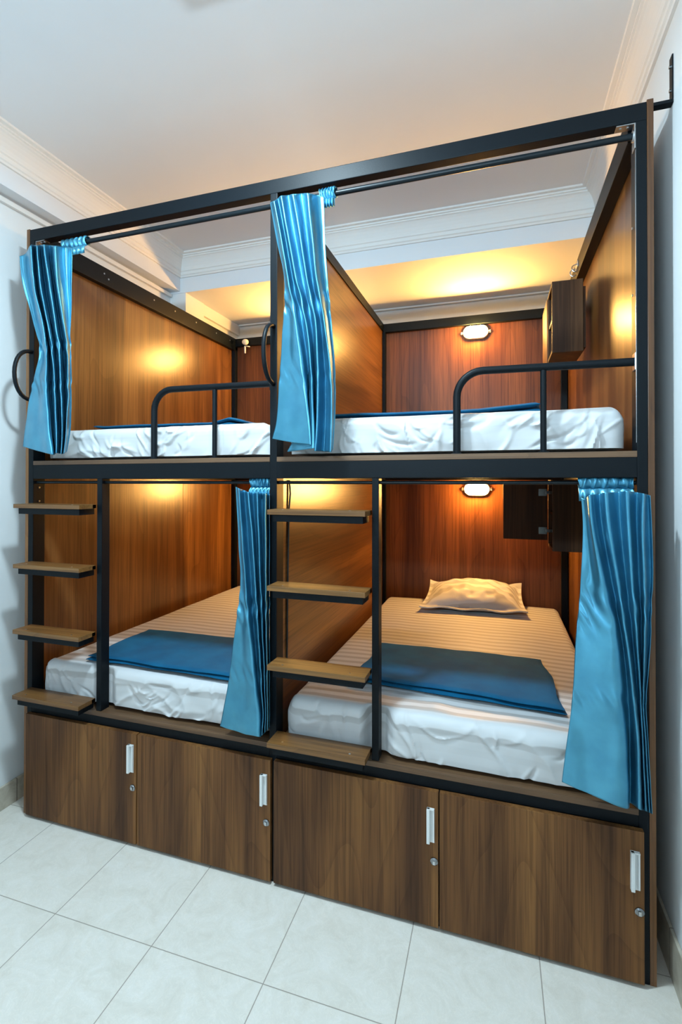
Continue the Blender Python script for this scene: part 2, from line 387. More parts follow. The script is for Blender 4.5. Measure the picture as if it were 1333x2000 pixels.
# beams
bxo('top_beam', STEEL, bunk, 0.0175, 2.3855, 0.0, 0.040, HZ-0.052, HZ, bev=0.002)
bxo('top_beam', STEEL, bunk, 0.0175, 0.050, 0.040, DY, HZ-0.092, HZ-0.002, bev=0.002)
bxo('top_beam', STEEL, bunk, 1.179, 1.211, 0.040, DY, HZ-0.052, HZ, bev=0.002)
bxo('top_beam', STEEL, bunk, 2.345, 2.3855, 0.040, DY, HZ-0.086, HZ-0.002, bev=0.002)
bxo('top_beam', STEEL, bunk, 0.050, 1.179, 1.745, DY, HZ-0.062, HZ-0.004, bev=0.002)
bxo('top_beam', STEEL, bunk, 1.211, 2.345, 1.745, DY, HZ-0.062, HZ-0.004, bev=0.002)
for a, b_ in ((0.045, 1.181), (1.209, 2.358)):
    bxo('middle_beam', STEEL, bunk, a, b_, 0.0, 0.040, 1.458, 1.518, bev=0.002)
    bxo('middle_beam', STEEL, bunk, a, b_, 1.745, 1.7795, 1.462, 1.516, bev=0.002)
    bxo('lower_beam', STEEL, bunk, a, b_, 0.0, 0.040, 0.446, 0.482, bev=0.002)
    bxo('upper_deck', W_EDGEX, bunk, a-0.0, b_, -0.001, 1.742, 1.518, 1.536)
    bxo('lower_deck', W_EDGEX, bunk, a+0.0, b_, -0.004, 1.742, 0.482, 0.500)
for a, b_ in ((0.0205, 0.045), (1.204, 1.226), (1.164, 1.186), (2.358, 2.3855)):
    bxo('middle_beam', STEEL, bunk, a, b_, 0.062, 1.742, 1.462, 1.516, bev=0.002)
# guard rails
def rail(x0, x1, zt, xv):
    r = 0.082; bm = bmesh.new()
    pts = [(x0, 0.02, 1.536), (x0, 0.02, zt-r)]
    for k in range(1, 9):
        a = math.pi/2*k/8; pts.append((x0+r-r*math.cos(a), 0.02, zt-r+r*math.sin(a)))
    pts.append((x1, 0.02, zt-0.004)); tube(bm, pts, 0.0125, 14)
    o = obj('guard_rail', bm, STEEL, bunk, True, 50)
    bm = bmesh.new(); tube(bm, [(xv, 0.02, 1.536), (xv, 0.02, zt-0.012)], 0.0095, 12); obj('baluster', bm, STEEL, o, True, 50)
    for xs in (x0, xv):
        bm = bmesh.new(); box(bm, xs-0.016, xs+0.016, 0.004, 0.036, 1.536, 1.539, 0.0005); obj('foot_plate', bm, STEEL, o)
    bm = bmesh.new(); box(bm, x1-0.004, x1, 0.004, 0.036, zt-0.03, zt+0.02, 0.001); obj('mounting_plate', bm, CHROME if x1 > 2 else STEEL, o)
rail(0.660, 1.181, 1.812, 0.938)
rail(1.845, 2.358, 1.804, 2.107)
# ladders
def ladder(xs0, xs1, xp0, xp1, tops):
    lad = obj('ladder_post', (lambda b: (box(b, xp0, xp1, 0.001, 0.046, 0.500, 1.458, 0.002), b)[1])(bmesh.new()), STEEL, bunk)
    for z in tops:
        bm = bmesh.new(); box(bm, xs0, xs1-0.002, -0.090, -0.001, z-0.017, z, 0.0012)
        box(bm, xs0+0.008 if xs0 > 1 else xs0+0.01, xs1-0.002, -0.02, -0.0012, z-0.016, z-0.001, 0.0)
        s = obj('step', bm, W_STEP, bunk)
        bm = bmesh.new(); z1 = z-0.0175
        box(bm, xs0+0.018, xs1-0.012, -0.080, -0.056, z1-0.024, z1, 0.001)
        box(bm, xs1-0.036, xs1-0.012, -0.056, -0.0005, z1-0.024, z1, 0.001)
        box(bm, xs0+0.018, xs0+0.040, -0.056, -0.0005, z1-0.024, z1, 0.001)
        box(bm, xs0+0.040, xs1-0.036, -0.012, -0.0005, z1-0.024, z1, 0.001)
        obj('step_bracket', bm, STEEL, s)
        for sx_ in (xs0+0.05, xs1-0.06):
            for sy_ in (-0.068,):
                bm = bmesh.new(); tube(bm, [(sx_, sy_, z-0.0005), (sx_, sy_, z+0.0008)], 0.0035, 10); obj('screw', bm, CHROME, s)
ladder(0.040, 0.393, 0.393, 0.418, (1.352, 1.100, 0.826, 0.553))
ladder(1.214, 1.566, 1.564, 1.588, (1.349, 1.086, 0.813, 0.547))
# grab handles
for x in (0.031, 1.195):
    bm = bmesh.new(); pts = []
    for k in range(17):
        a = math.pi*k/16; pts.append((x, 0.004-0.085*math.sin(a)**0.8 if k not in (0, 16) else 0.004, 1.908+0.106*math.cos(a)))
    tube(bm, pts, 0.0085, 12); obj('grab_handle', bm, STEEL, bunk, True, 60)
# curtain rods
for x0, x1, z, r in ((0.045, 1.181, 2.466, 0.0095), (1.209, 2.358, 2.470, 0.0095), (0.045, 1.181, 1.443, 0.006), (1.209, 2.358, 1.443, 0.006)):
    bm = bmesh.new(); tube(bm, [(x0, 0.022, z), (x1, 0.022, z)], r, 16); obj('curtain_rod', bm, RODM, bunk, True, 50)
    if z > 2 and x1 > 2:
        bm = bmesh.new(); tube(bm, [(x1-0.006, 0.022, z), (x1, 0.022, z)], 0.016, 16); obj('rod_socket', bm, CHROME, bunk, True, 50)
# corner brackets and bolts
def lbracket(x, sx_, y0, y1, z):
    bm = bmesh.new(); box(bm, min(x, x-sx_*0.05), max(x, x-sx_*0.05), y0, y1, z-0.003, z, 0.0005)
    box(bm, min(x, x-sx_*0.003), max(x, x-sx_*0.003), y0, y1, z-0.075, z-0.003, 0.0005)
    for p in ((x-sx_*0.018, (y0+y1)/2, z-0.005), (x-sx_*0.037, (y0+y1)/2, z-0.005)):
        tube(bm, [p, (p[0], p[1], z-0.002)], 0.004, 8)
    obj('corner_bracket', bm, CHROME, bunk)
lbracket(2.358, 1, 0.004, 0.034, HZ-0.052)
lbracket(0.045, -1, 0.004, 0.034, HZ-0.052)
bm = bmesh.new(); box(bm, 2.3565, 2.358, 0.002, 0.008, 1.56, 2.42, 0.0003); obj('edge_strip', bm, LOCKM, bunk)  # thin metal strip along the right post's front inner edge
for y in (0.40, 0.43, 0.79, 0.99, 1.22, 1.47, 1.66):
    bm = bmesh.new(); z = 2.515 if y != 0.43 else 2.497
    tube(bm, [(0.0495, y, z), (0.0525, y, z)], 0.0045, 8); obj('bolt', bm, CHROME, bunk, True, 50)
for z in (2.0, 2.2, 1.42, 1.36):
    x = 2.3555 if z > 1.5 else 0.045
    s_ = -1 if z > 1.5 else 1
    bm = bmesh.new(); tube(bm, [(x, 0.03, z), (x+s_*0.003, 0.03, z)], 0.004, 8); obj('bolt', bm, CHROME, bunk, True, 50)
# hook on the right-hand top beam
bm = bmesh.new()
for dy in (0.0, 0.06):
    pts = [(2.345, 1.03+dy, 2.515)] + [(2.330-0.014*math.sin(a), 1.03+dy+0.004*math.cos(a), 2.495+0.018*math.cos(a)) for a in [math.pi*k/8*1.3 for k in range(9)]]
    tube(bm, pts, 0.003, 8)
box(bm, 2.340, 2.345, 1.02, 1.10, 2.50, 2.53, 0.001)
obj('coat_hook', bm, CHROME, bunk, True, 40)

# ------------------------------------------------------------------ lockers under the lower decks
def locker(x0, x1, doors, label):
    t = thing('storage_locker', label, 'locker', ((x0+x1)/2, 0.8, 0.0), 'lockers under the lower beds')
    bm = bmesh.new()
    box(bm, x0, x0+0.016, 0.062, 1.70, 0.0, 0.438); box(bm, x1-0.016, x1, 0.062, 1.70, 0.0, 0.438)
    box(bm, x0+0.016, x1-0.016, 0.004, 1.70, 0.012, 0.028); box(bm, x0+0.016, x1-0.016, 0.002, 0.018, 0.395, 0.438)
    box(bm, x0+0.016, x1-0.016, 1.684, 1.70, 0.028, 0.438); box(bm, x0+0.016, x1-0.016, 0.004, 0.02, 0.0, 0.012)
    xm = (doors[0][1]+doors[1][0])/2; box(bm, xm-0.009, xm+0.009, 0.004, 1.684, 0.028, 0.395)
    obj('carcass', bm, DARKIN, t)
    for d0, d1, hz, lx, lz in doors:
        bm = bmesh.new(); box(bm, d0, d1, -0.020, -0.001, 0.013, 0.446, 0.0015); d = obj('door', bm, W_DOOR, t)
        hx = d1-0.036
        bm = bmesh.new(); box(bm, hx, hx+0.024, -0.0215, -0.020, hz, hz+0.110, 0.0004)
        box(bm, hx, hx+0.010, -0.034, -0.0215, hz, hz+0.110, 0.001); box(bm, hx+0.019, hx+0.024, -0.028, -0.0215, hz+0.004, hz+0.108, 0.001)
        box(bm, hx, hx+0.024, -0.030, -0.0215, hz+0.106, hz+0.110, 0.0008)
        obj('handle', bm, ALU, d)
        bm = bmesh.new(); tube(bm, [(lx, -0.020, lz), (lx, -0.024, lz), (lx, -0.027, lz)], [0.0125, 0.0125, 0.009], 20)
        lk = obj('lock', bm, LOCKM, d, True, 40)
        bm = bmesh.new(); box(bm, lx-0.0012, lx+0.0012, -0.0285, -0.0271, lz-0.005, lz+0.005); box(bm, lx-0.0035, lx+0.0035, -0.030, -0.0285, lz-0.006, lz+0.006, 0.0008); obj('keyhole', bm, CHROME, lk)
locker(0.047, 1.180, ((0.034, 0.612, 0.294, 0.597, 0.235), (0.617, 1.195, 0.284, 1.180, 0.222)), 'walnut two-door locker under the lower left bed, beside the left wall')
locker(1.210, 2.357, ((1.208, 1.789, 0.284, 1.776, 0.225), (1.793, 2.368, 0.279, 2.355, 0.219)), 'walnut two-door locker under the lower right bed, nearest the camera')

# ------------------------------------------------------------------ wall cabinets
def cabinet(z0, label, flat):
    x0, x1, y0, y1, z1 = 2.212, 2.344, 0.872, 1.092, z0+0.333
    t = thing('wall_cabinet', label, 'cabinet', (x1, (y0+y1)/2, z0), 'small wall cabinets in the right-hand berths')
    bm = bmesh.new(); s = 0.014
    box(bm, x0, x1, y0, y0+s, z0, z1, 0.001); box(bm, x0, x1, y1-s, y1, z0, z1, 0.001)
    box(bm, x0, x1, y0+s, y1-s, z0, z0+s); box(bm, x0, x1, y0+s, y1-s, z1-s, z1)
    box(bm, x1-0.006, x1, y0+s, y1-s, z0+s, z1-s)
    obj('body', bm, W_CAB, t)
    bm = bmesh.new(); box(bm, x0+0.006, x1-0.006, y0+s, y1-s, z0+0.165, z0+0.178); obj('shelf', bm, W_CAB, t)
    bm = bmesh.new(); box(bm, x1, 2.3575, y0+0.02, y1-0.02, z0+0.02, z1-0.03); obj('mounting_batten', bm, W_CAB, t)
    if flat: bm = bmesh.new(); box(bm, x0-0.004, x0+0.010, y1+0.002, y1+0.255, z0+0.004, z1-0.004, 0.001); d = obj('door', bm, W_BACK, t)
    else: bm = bmesh.new(); box(bm, x0-0.216, x0-0.004, y1-0.012, y1+0.002, z0+0.030, z1-0.006, 0.001); d = obj('door', bm, W_CAB, t)
    for hz in (z0+0.06, z1-0.08):
        bm = bmesh.new()
        if flat: box(bm, x0+0.010, x0+0.018, y1-0.01, y1+0.03, hz, hz+0.02, 0.001)
        else:
            box(bm, x0-0.046, x0-0.006, y1-0.017, y1-0.012, hz, hz+0.036, 0.001)
            tube(bm, [(x0-0.03, y1-0.020, hz+0.018), (x0-0.03, y1-0.012, hz+0.018)], 0.012, 14)
            box(bm, x0-0.012, x0+0.03, y1-0.022, y1-0.0145, hz+0.010, hz+0.026, 0.001)
        obj('hinge', bm, LOCKM, d)
cabinet(2.050, 'dark walnut wall cabinet above the upper right bed, door folded back flat', True)
cabinet(1.124, 'dark walnut wall cabinet above the pillow in the lower right berth, door open', False)

# ------------------------------------------------------------------ bulkhead lamps
def stadium(a, r, n=12):
    P = []
    for k in range(n+1):
        t_ = -math.pi/2+math.pi*k/n; P.append((a+r*math.cos(t_), r*math.sin(t_)))
    for k in range(n+1):
        t_ = math.pi/2+math.pi*k/n; P.append((-a+r*math.cos(t_), r*math.sin(t_)))
    return P
lamps = []
def lamp(x, z, label):
    yb = DY
    t = thing('bulkhead_lamp', label, 'lamp', (x, yb, z), 'oval bulkhead lamps at the heads of the beds')
    bm = bmesh.new()
    secs = [(0.0, 0.044, 0.0), (0.018, 0.044, 0.0), (0.024, 0.041, 0.0), (0.024, 0.035, 0.0)]
    rows = [[(x+px, yb-y-0.0004, z+pz) for px, pz in stadium(0.038, r_)] for y, r_, _ in secs]
    v = grid(bm, rows, True); bm.faces.new(v[0]); bm.faces.new(v[-1])
    for s in (-1, 1):
        box(bm, x+s*0.088-0.008, x+s*0.088+0.008, yb-0.014, yb-0.0004, z-0.009, z+0.009, 0.003)
    obj('base', bm, WHITEP, t, True, 40)
    bm = bmesh.new(); rows = []
    for k in range(7):
        a = math.pi/2*k/7; rows.append([(x+px, yb-0.0245-0.036*math.sin(a), z+pz) for px, pz in stadium(0.038*(0.75+0.25*math.cos(a)), 0.0335*max(0.08, math.cos(a)))])
    v = grid(bm, rows, True); bm.faces.new(v[0]); bm.faces.new(v[-1])
    obj('glass', bm, GLOW, t, True)
    def cage(cx, horizontal=False):
        pts = []
        for k in range(13):
            a = math.pi*k/12
            if horizontal: pts.append((x+0.080*math.cos(a), yb-0.022-0.044*math.sin(a)**0.6, z))
            else: pts.append((x+cx, yb-0.022-0.044*math.sin(a)**0.7, z+0.041*math.cos(a)))
        bm = bmesh.new(); tube(bm, pts, 0.0018, 8); obj('guard_wire', bm, WHITEP, t, True)
    cage(0, True); cage(-0.032); cage(0.032)
    for s in (-1, 1):
        bm = bmesh.new(); tube(bm, [(x+s*0.088, yb-0.014, z), (x+s*0.088, yb-0.019, z)], 0.005, 10); obj('screw', bm, CHROME, t)
lamp(1.830, 2.440, 'lit oval bulkhead lamp at the head of the upper right berth')
lamp(1.836, 1.402, 'lit oval bulkhead lamp above the pillow in the lower right berth')
lamp(0.640, 2.440, 'lit oval bulkhead lamp at the head of the upper left berth')
lamp(0.640, 1.402, 'lit oval bulkhead lamp at the head of the lower left berth')

# ------------------------------------------------------------------ mattresses
def fr(v, s, seed):
    return noise.noise(Vector(v)*s + Vector((seed, seed*1.3, seed*0.7)))
def ridge(v, s, seed):
    return 1-abs(noise.noise(Vector(v)*s + Vector((seed, seed*2.1, -seed))))*2.6
def mattress(x0, x1, y0, y1, z0, z1, r, seed, label, wr, hem=0.0, notch=None):
    t = thing('mattress', label, 'mattress', ((x0+x1)/2, (y0+y1)/2, z0), 'mattresses in fitted sheets')
    cx, cy = (x0+x1)/2, (y0+y1)/2
    # closed loop sections over X: profile in (Y,Z), fine at the front
    prof = []
    nz = 26
    rb = 0.012
    for k in range(nz+1): prof.append((y0, z0+rb+(z1-r-z0-rb)*k/nz))
    for k in range(1, 10):
        a = math.pi/2*k/9; prof.append((y0+r-r*math.cos(a), z1-r+r*math.sin(a)))
    ys = []
    y = y0+r
    while y < y1-0.05: y += 0.014; ys.append(y)
    for y in ys: prof.append((y, z1))
    for k in range(0, 7):
        a = math.pi/2*k/6; prof.append((y1-0.035+0.035*math.sin(a), z1-0.035+0.035*math.cos(a)))
    prof.append((y1, z0+rb)); 
    NX = 230
    rg = random.Random(int(seed*10)); cre = []
    for _ in range(int(46*(x1-x0)*(wr/0.012))):
        px_ = rg.uniform(x0, x1); q = (px_-x0)/(x1-x0)
        ang_ = math.radians(rg.gauss(-52 if q < 0.5 else 40, 24))
        cre.append((px_, rg.uniform(z0, z1-0.01), math.cos(ang_), math.sin(ang_), rg.uniform(0.03, 0.10), rg.uniform(0.0035, 0.009), rg.uniform(0.3, 0.75)*wr*rg.choice((1, 1, -1))))
    bm = bmesh.new(); rows = []
    rc = 0.045
    for i in range(NX+1):
        u = i/NX; x = x0+(x1-x0)*u
        # plan rounding at the sides
        ex = min(x-x0, x1-x)
        row = []
        for (py, pz) in prof:
            X, Y, Z = x, py, pz
            if ex < rc:
                q = (rc-ex)/rc; k = 1-math.sqrt(max(0, 1-q*q))
                Z = z0+(pz-z0)*(1-0.42*k*min(1, (pz-z0)/(z1-z0)))
                if py < y0+0.3: Y = Y+0.030*k*(1-(py-y0)/0.3)
            f = (pz-z0)/(z1-z0)
            if py < y0+r*0.9:                       # front face: slanting creases
                a = 1.75*wr*(0.35+0.65*math.sin(math.pi*min(1, f*1.05)))
                P = (X*1.0+Z*0.9, 0, Z*0.45-X*0.15)
                wx, wz = 0.05*fr((X, 0, Z), 7, seed+30), 0.05*fr((X, 5, Z), 7, seed+31)
                X2, Z2 = X+wx, Z+wz
                P = (X2+Z2*0.9, 0, Z2*0.45-X2*0.15)
                m1 = max(0, min(1, 0.5+1.6*fr((X, 3, Z*0.4), 3.3, seed+5))); m2 = 1-m1
                d = (max(0, ridge(P, 6.0, seed))**2.2-0.3)*0.9*m1+(max(0, ridge((X2-Z2*1.1, 0.3, Z2*0.7), 4.8, seed+4))**2.6-0.25)*0.8*m2+fr((X2, 0, Z2), 13, seed)*0.35
                Y -= a*d*0.6
                for c0, c1, cc, cs, ln, wd, am in cre:
                    ex_, ez_ = X2-c0, Z2-c1
                    if abs(ex_) > 0.12: continue
                    al = (ex_*cc+ez_*cs)/ln
                    if abs(al) < 1:
                        pe = (ez_*cc-ex_*cs-0.02*al*al)/wd
                        if abs(pe) < 3: Y -= am*math.exp(-pe*pe)*(1-al*al)**1.5
                Y += 0.008*(1-f)**2 
                Z += 0.25*a*fr((X, 1, 0), 7, seed)*f
                if hem and f < 0.15: Z += hem*(0.5+0.5*math.sin(X*15+fr((X, 0, 0), 5, seed)*3))*(1-f/0.15)
            else:
                near = max(0, 1-(py-y0)/0.45)
                P = (X, Y*0.7, 0)
                d = fr(P, 4.5, seed)*0.9+fr((X+Y*0.4, Y*1.2, 0), 14, seed+2)*0.35+(ridge((X*1.2, Y*0.5+X*0.3, 0), 3.2, seed+7)-0.5)*0.5
                Z += d*(0.0022+0.0030*near) if py < y1-0.04 else 0
                Z -= 0.004*(1-min(1, ex/0.2))
            if notch and Y < 0.12:          # the sheet is pressed back by the ladder post
                k = max(0, 1-max(0, abs(X-notch)-0.020)/0.045)
                k = k*k*(3-2*k)
                Y += max(0, 0.053-Y)*k
            row.append((X, Y, Z))
        rows.append(row)
    v = grid(bm, rows)
    for rr in (v[0], v[-1]):
        try: bm.faces.new(rr)
        except ValueError: pass
    for i in range(NX): bm.faces.new((v[i][0], v[i+1][0], v[i+1][-1], v[i][-1]))
    o = obj('fitted_sheet', bm, SHEET, t, True, 60)
    return t
mattress(0.070, 1.160, 0.026, 1.735, 0.501, 0.668, 0.040, 3.1, 'thick mattress in a white striped sheet on the lower left bed', 0.010, 0.010, 0.406)
mattress(1.236, 2.335, 0.016, 1.735, 0.501, 0.668, 0.045, 8.4, 'thick mattress in a white striped sheet under the pillow, lower right bed', 0.009, 0.004, 1.576)
mattress(0.060, 1.160, 0.050, 1.735, 1.537, 1.672, 0.030, 12.7, 'mattress in a creased white sheet on the upper left bed', 0.012, 0.004)
mattress(1.232, 2.342, 0.050, 1.735, 1.537, 1.676, 0.030, 21.2, 'mattress in a creased white sheet on the upper right bed', 0.012, 0.0)

# ------------------------------------------------------------------ folded blankets
def blanket(P00, P10, P11, P01, z0, th, layers, seed, label, zf=None, wr=0.003):
    """corners front-left, front-right, back-right, back-left"""
    c = [sum(p[k] for p in (P00, P10, P11, P01))/4 for k in (0, 1)]
    t = thing('folded_blanket', label, 'blanket', (c[0], c[1], z0), 'folded blue fleece blankets')
    lt = th/layers
    for li in range(layers):
        bm = bmesh.new(); NU, NV = 60, 34
        zb = z0+li*lt; shrink = 0.004*li
        def base(u, v):
            a = [P00[k]*(1-u)*(1-v)+P10[k]*u*(1-v)+P11[k]*u*v+P01[k]*(1-u)*v for k in (0, 1)]
            e = 0.004*fr((u*6, v*6, li), 1, seed)
            a[0] += e+0.006*math.sin(v*9+li+seed)*(0.3 if 0.1 < u < 0.9 else 1); a[1] += e+0.004*math.sin(u*7+li*1.7+seed)
            return a
        top, bot = [], []
        for j in range(NV+1):
            v = j/NV; rt_, rb_ = [], []
            for i in range(NU+1):
                u = i/NU
                uu = shrink+(1-2*shrink)*u; vv = shrink*1.5+(1-3*shrink)*v
                x, y = base(uu, vv)
                ed = min(u*(NU/2.2), (1-u)*(NU/2.2), v*(NV/1.6), (1-v)*(NV/1.6), 1.0)
                rnd = math.sqrt(max(0, 1-(1-ed)**2))
                g = (zf(x, y) if zf else 0)
                n_ = wr*(fr((x, y, 0), 7, seed)+0.5*fr((x+y, y, 1), 15, seed+li))
                mid = zb+lt*0.5+g*(0.4+0.6*(li+1)/layers)+n_
                h = lt*0.485*(0.15+0.85*rnd)
                rt_.append((x, y, mid+h)); rb_.append((x, y, mid-h))
            top.append(rt_); bot.append(rb_)
        a = grid(bm, top); b_ = grid(bm, bot)
        for i in range(NU): bm.faces.new((a[0][i], a[0][i+1], b_[0][i+1], b_[0][i])); bm.faces.new((a[-1][i], a[-1][i+1], b_[-1][i+1], b_[-1][i]))
        for j in range(NV): bm.faces.new((a[j][0], a[j+1][0], b_[j+1][0], b_[j][0])); bm.faces.new((a[j][-1], a[j+1][-1], b_[j+1][-1], b_[j][-1]))
        obj('folded_layer', bm, BLANKET, t, True, 60)
    return t
blanket((1.44, 0.21), (2.185, 0.150), (2.150, 0.640), (1.45, 0.640), 0.672, 0.030, 2, 2.0, 'folded blue fleece blanket lying below the pillow on the lower right bed')
blanket((0.290, 0.060), (1.02, 0.045), (0.95, 0.500), (0.275, 0.465), 0.676, 0.026, 2, 5.0, 'folded blue fleece blanket on the lower left bed')
blanket((1.26, 0.22), (2.125, 0.26), (2.135, 0.75), (1.26, 0.72), 1.679, 0.034, 2, 9.0, 'folded blue blanket on the upper right bed, seen as a long low strip',
        lambda x, y: 0.004+0.016*max(0, min(1, (x-1.9)/0.2)), 0.002)
blanket((0.150, 0.22), (0.945, 0.25), (0.945, 0.70), (0.17, 0.68), 1.675, 0.028, 2, 14.0, 'folded blue blanket on the upper left bed, humped at its right end',
        lambda x, y: 0.006+0.020*max(0, 1-abs(x-0.86)/0.09)+0.006*max(0, 1-abs(x-0.16)/0.05), 0.003)

# ------------------------------------------------------------------ pillow
def pillow():
    t = thing('pillow', 'striped pillow with a flat flange lying at the head of the lower right bed', 'pillow', (1.82, 1.56, 0.68))
    bm = bmesh.new(); N_ = 56; top, bot = [], []
    for j in range(N_+1):
        v = -1+2*j/N_; rt_, rb_ = [], []
        for i in range(N_+1):
            u = -1+2*i/N_
            pin = 1-0.06*(1-abs(u)**2)*abs(v)**3; pin2 = 1-0.05*(1-abs(v)**2)*abs(u)**3
            X = 1.825+(0.297-0.022*v)*u*pin2+0.012*v*u; Y = 1.555+0.185*v*pin+0.018*u
            a, b_ = min(1, abs(u)/0.90), min(1, abs(v)/0.88)
            h = ((1-a**2.6)**0.62)*((1-b_**2.4)**0.60)
            corner = (abs(u)*abs(v))**3
            wv = 0.006*(ridge((u*1.1, v*1.3, 0), 2.4, 4)-0.4)*(1-h*0.6)+0.004*fr((u, v, 0), 6, 2)
            flop = 0.022*corner*(1 if v > 0 else 0.2)
            zc = 0.700+0.075*((v+1)*0.5)**1.3
            edge = 0.006*math.sin(u*9)*abs(v)**6
            rt_.append((X, Y, zc+0.0035+0.092*h+wv*2.2*h+flop+edge)); rb_.append((X, Y, zc-0.0035-0.026*h-0.06*h*((v+1)*0.5)+flop*0.9+edge))
        top.append(rt_); bot.append(rb_)
    a = grid(bm, top); b_ = grid(bm, bot); n = N_
    for i in range(n):
        bm.faces.new((a[0][i], a[0][i+1], b_[0][i+1], b_[0][i])); bm.faces.new((a[n][i], a[n][i+1], b_[n][i+1], b_[n][i]))
        bm.faces.new((a[i][0], a[i+1][0], b_[i+1][0], b_[i][0])); bm.faces.new((a[i][n], a[i+1][n], b_[i+1][n], b_[i][n]))
    obj('pillow_case', bm, PCASE, t, True, 60)
pillow()

# ------------------------------------------------------------------ curtains
def curtain(label, Y0, rows, header, seed):
    """rows: lists of (pixel x, pixel y, depth towards the room) along the cloth"""
    P = []
    for row in rows:
        P.append([(*at(x, y, Y0-d),) for x, y, d in row])
    base = at(rows[-1][0][0], rows[-1][0][1], Y0)
    t = thing('curtain', label, 'curtain', (base.x, Y0, base.z), 'blue satin bunk curtains')
    nk = len(rows[0]); SU, SV = 9, 16
    # interpolate vertically each knot, then along the cloth
    G = []
    NV = (len(rows)-1)*SV
    for j in range(NV+1):
        tv = j/SV
        kn = [cr([P[r][k] for r in range(len(rows))], tv) for k in range(nk)]
        line = []
        for i in range((nk-1)*SU+1):
            x, y, z = cr(kn, i/SU)
            f = j/NV
            wv = 0.0035*fr((x*1.6, 0, z*0.55), 16, seed)+0.0022*ridge((x, 0, z), 11, seed+3)*(0.4+0.6*f)
            k_ = math.exp(-((f-0.42)/0.05)**2)+0.6*math.exp(-((f-0.66)/0.03)**2)
            y -= wv + 0.0045*k_*math.sin(x*160+z*90)
            x += 0.0020*k_*math.sin(x*90+seed)
            line.append((x, y, z))
        G.append(line)
    bm = bmesh.new(); grid(bm, G)
    o = obj('cloth', bm, SATIN, t, True)
    m = o.modifiers.new('thickness', 'SOLIDIFY'); m.thickness = 0.0016; m.offset = 0
    # header pocket gathered round the rod
    x0, x1, zr, rr = header
    bm = bmesh.new(); rws = []
    n = 60
    for i in range(n+1):
        u = i/n; x = x0+(x1-x0)*u
        q = 0.5+0.5*math.sin(u*math.pi*11+seed); amp = 0.004+0.009*q
        ring = []
        for k in range(17):
            a = 2*math.pi*k/16*0.86-math.pi*0.5-math.pi*0.86*0.0+0.42
            ring.append((x+0.003*math.sin(a*2+u*30), 0.022+(rr+amp)*math.cos(a)*0.8, zr+(rr+0.006+amp*0.5)*math.sin(a)))
        # skirt below the rod
        ring = [(x, 0.022-rr-amp, zr-0.055-0.006*q), (x, 0.022-rr-amp*1.3, zr-0.03)] + ring[3:]
        rws.append(ring)
    grid(bm, rws); o2 = obj('header', bm, SATIN, t, True)
    m = o2.modifiers.new('thickness', 'SOLIDIFY'); m.thickness = 0.0014; m.offset = 0
    return t
def mk(y, L, ridges, right, mid=None, vd=-0.026, rd=0.034, ys=None, ld=0.004, rdp=-0.045, vx=None):
    """row of knots: left edge, [middle], ridge, valley, ridge ... right edge"""
    yy = lambda k: (ys[k] if ys else y)
    row = [(L, yy(0), ld)]
    if mid is not None: row.append(mid)
    for i, x in enumerate(ridges):
        row.append((x, yy(i+1), (rd[i] if isinstance(rd, tuple) else rd-0.003*i)))
        nx = ridges[i+1] if i+1 < len(ridges) else right
        if vx and i in vx: row.append(vx[i])
        else: row.append((x*0.42+nx*0.58, yy(i+1)*0.5+yy(i+2)*0.5 if ys else y, vd-0.003*i))
    row.append((right, yy(len(ridges)+1), rdp))
    return row
# upper left
rows = [
 mk(480, 38, (60, 72, 86, 106), 141, (50, 495, -0.004), ys=(500, 479, 479, 478, 480, 484)),
 mk(560, 46, (67, 79, 97, 113), 141, (57, 560, -0.006)),
 mk(650, 71, (87, 97, 111, 127), 138, (79, 650, 0.000)),
 mk(695, 77, (91, 103, 117, 133), 140, (84, 695, 0.002)),
 mk(755, 63, (90, 106, 119, 133), 140, (76, 755, 0.012)),
 mk(830, 50, (95, 109, 122, 131), 138, (72, 830, 0.018)),
 mk(885, 45, (103, 111, 121, 126), 131, (72, 880, 0.016), ys=(872, 888, 885, 887, 886, 882)),
]
curtain('blue satin curtain tied at the left end of the upper left berth', -0.055, rows, (0.19, 0.318, 2.466, 0.0125), 1.0)
# upper middle
rows = [
 mk(383, 528, (536, 549, 573, 601), 633, (531, 394, 0.012), ys=(396, 392, 382, 380, 377, 385)),
 mk(470, 541, (551, 565, 588, 611), 636, (545, 470, 0.010)),
 mk(545, 556, (564, 579, 600, 619), 641, (559, 545, 0.010)),
 mk(635, 553, (580, 599, 617, 635), 649, (566, 635, 0.012)),
 mk(740, 546, (595, 609, 621, 647), 656, (570, 740, 0.016)),
 mk(820, 541, (605, 612, 620, 648), 655, (573, 820, 0.018), vx={0: (590, 822, -0.02)}),
 mk(870, 532, (608, 612, 616, 646), 651, (570, 864, 0.018), ys=(857, 870, 876, 881, 883, 878), vx={0: (560, 882, -0.020)}),
]
curtain('blue satin curtain hanging in front of the middle post, upper berths', -0.055, rows, (1.37, 1.428, 2.470, 0.0125), 2.0)
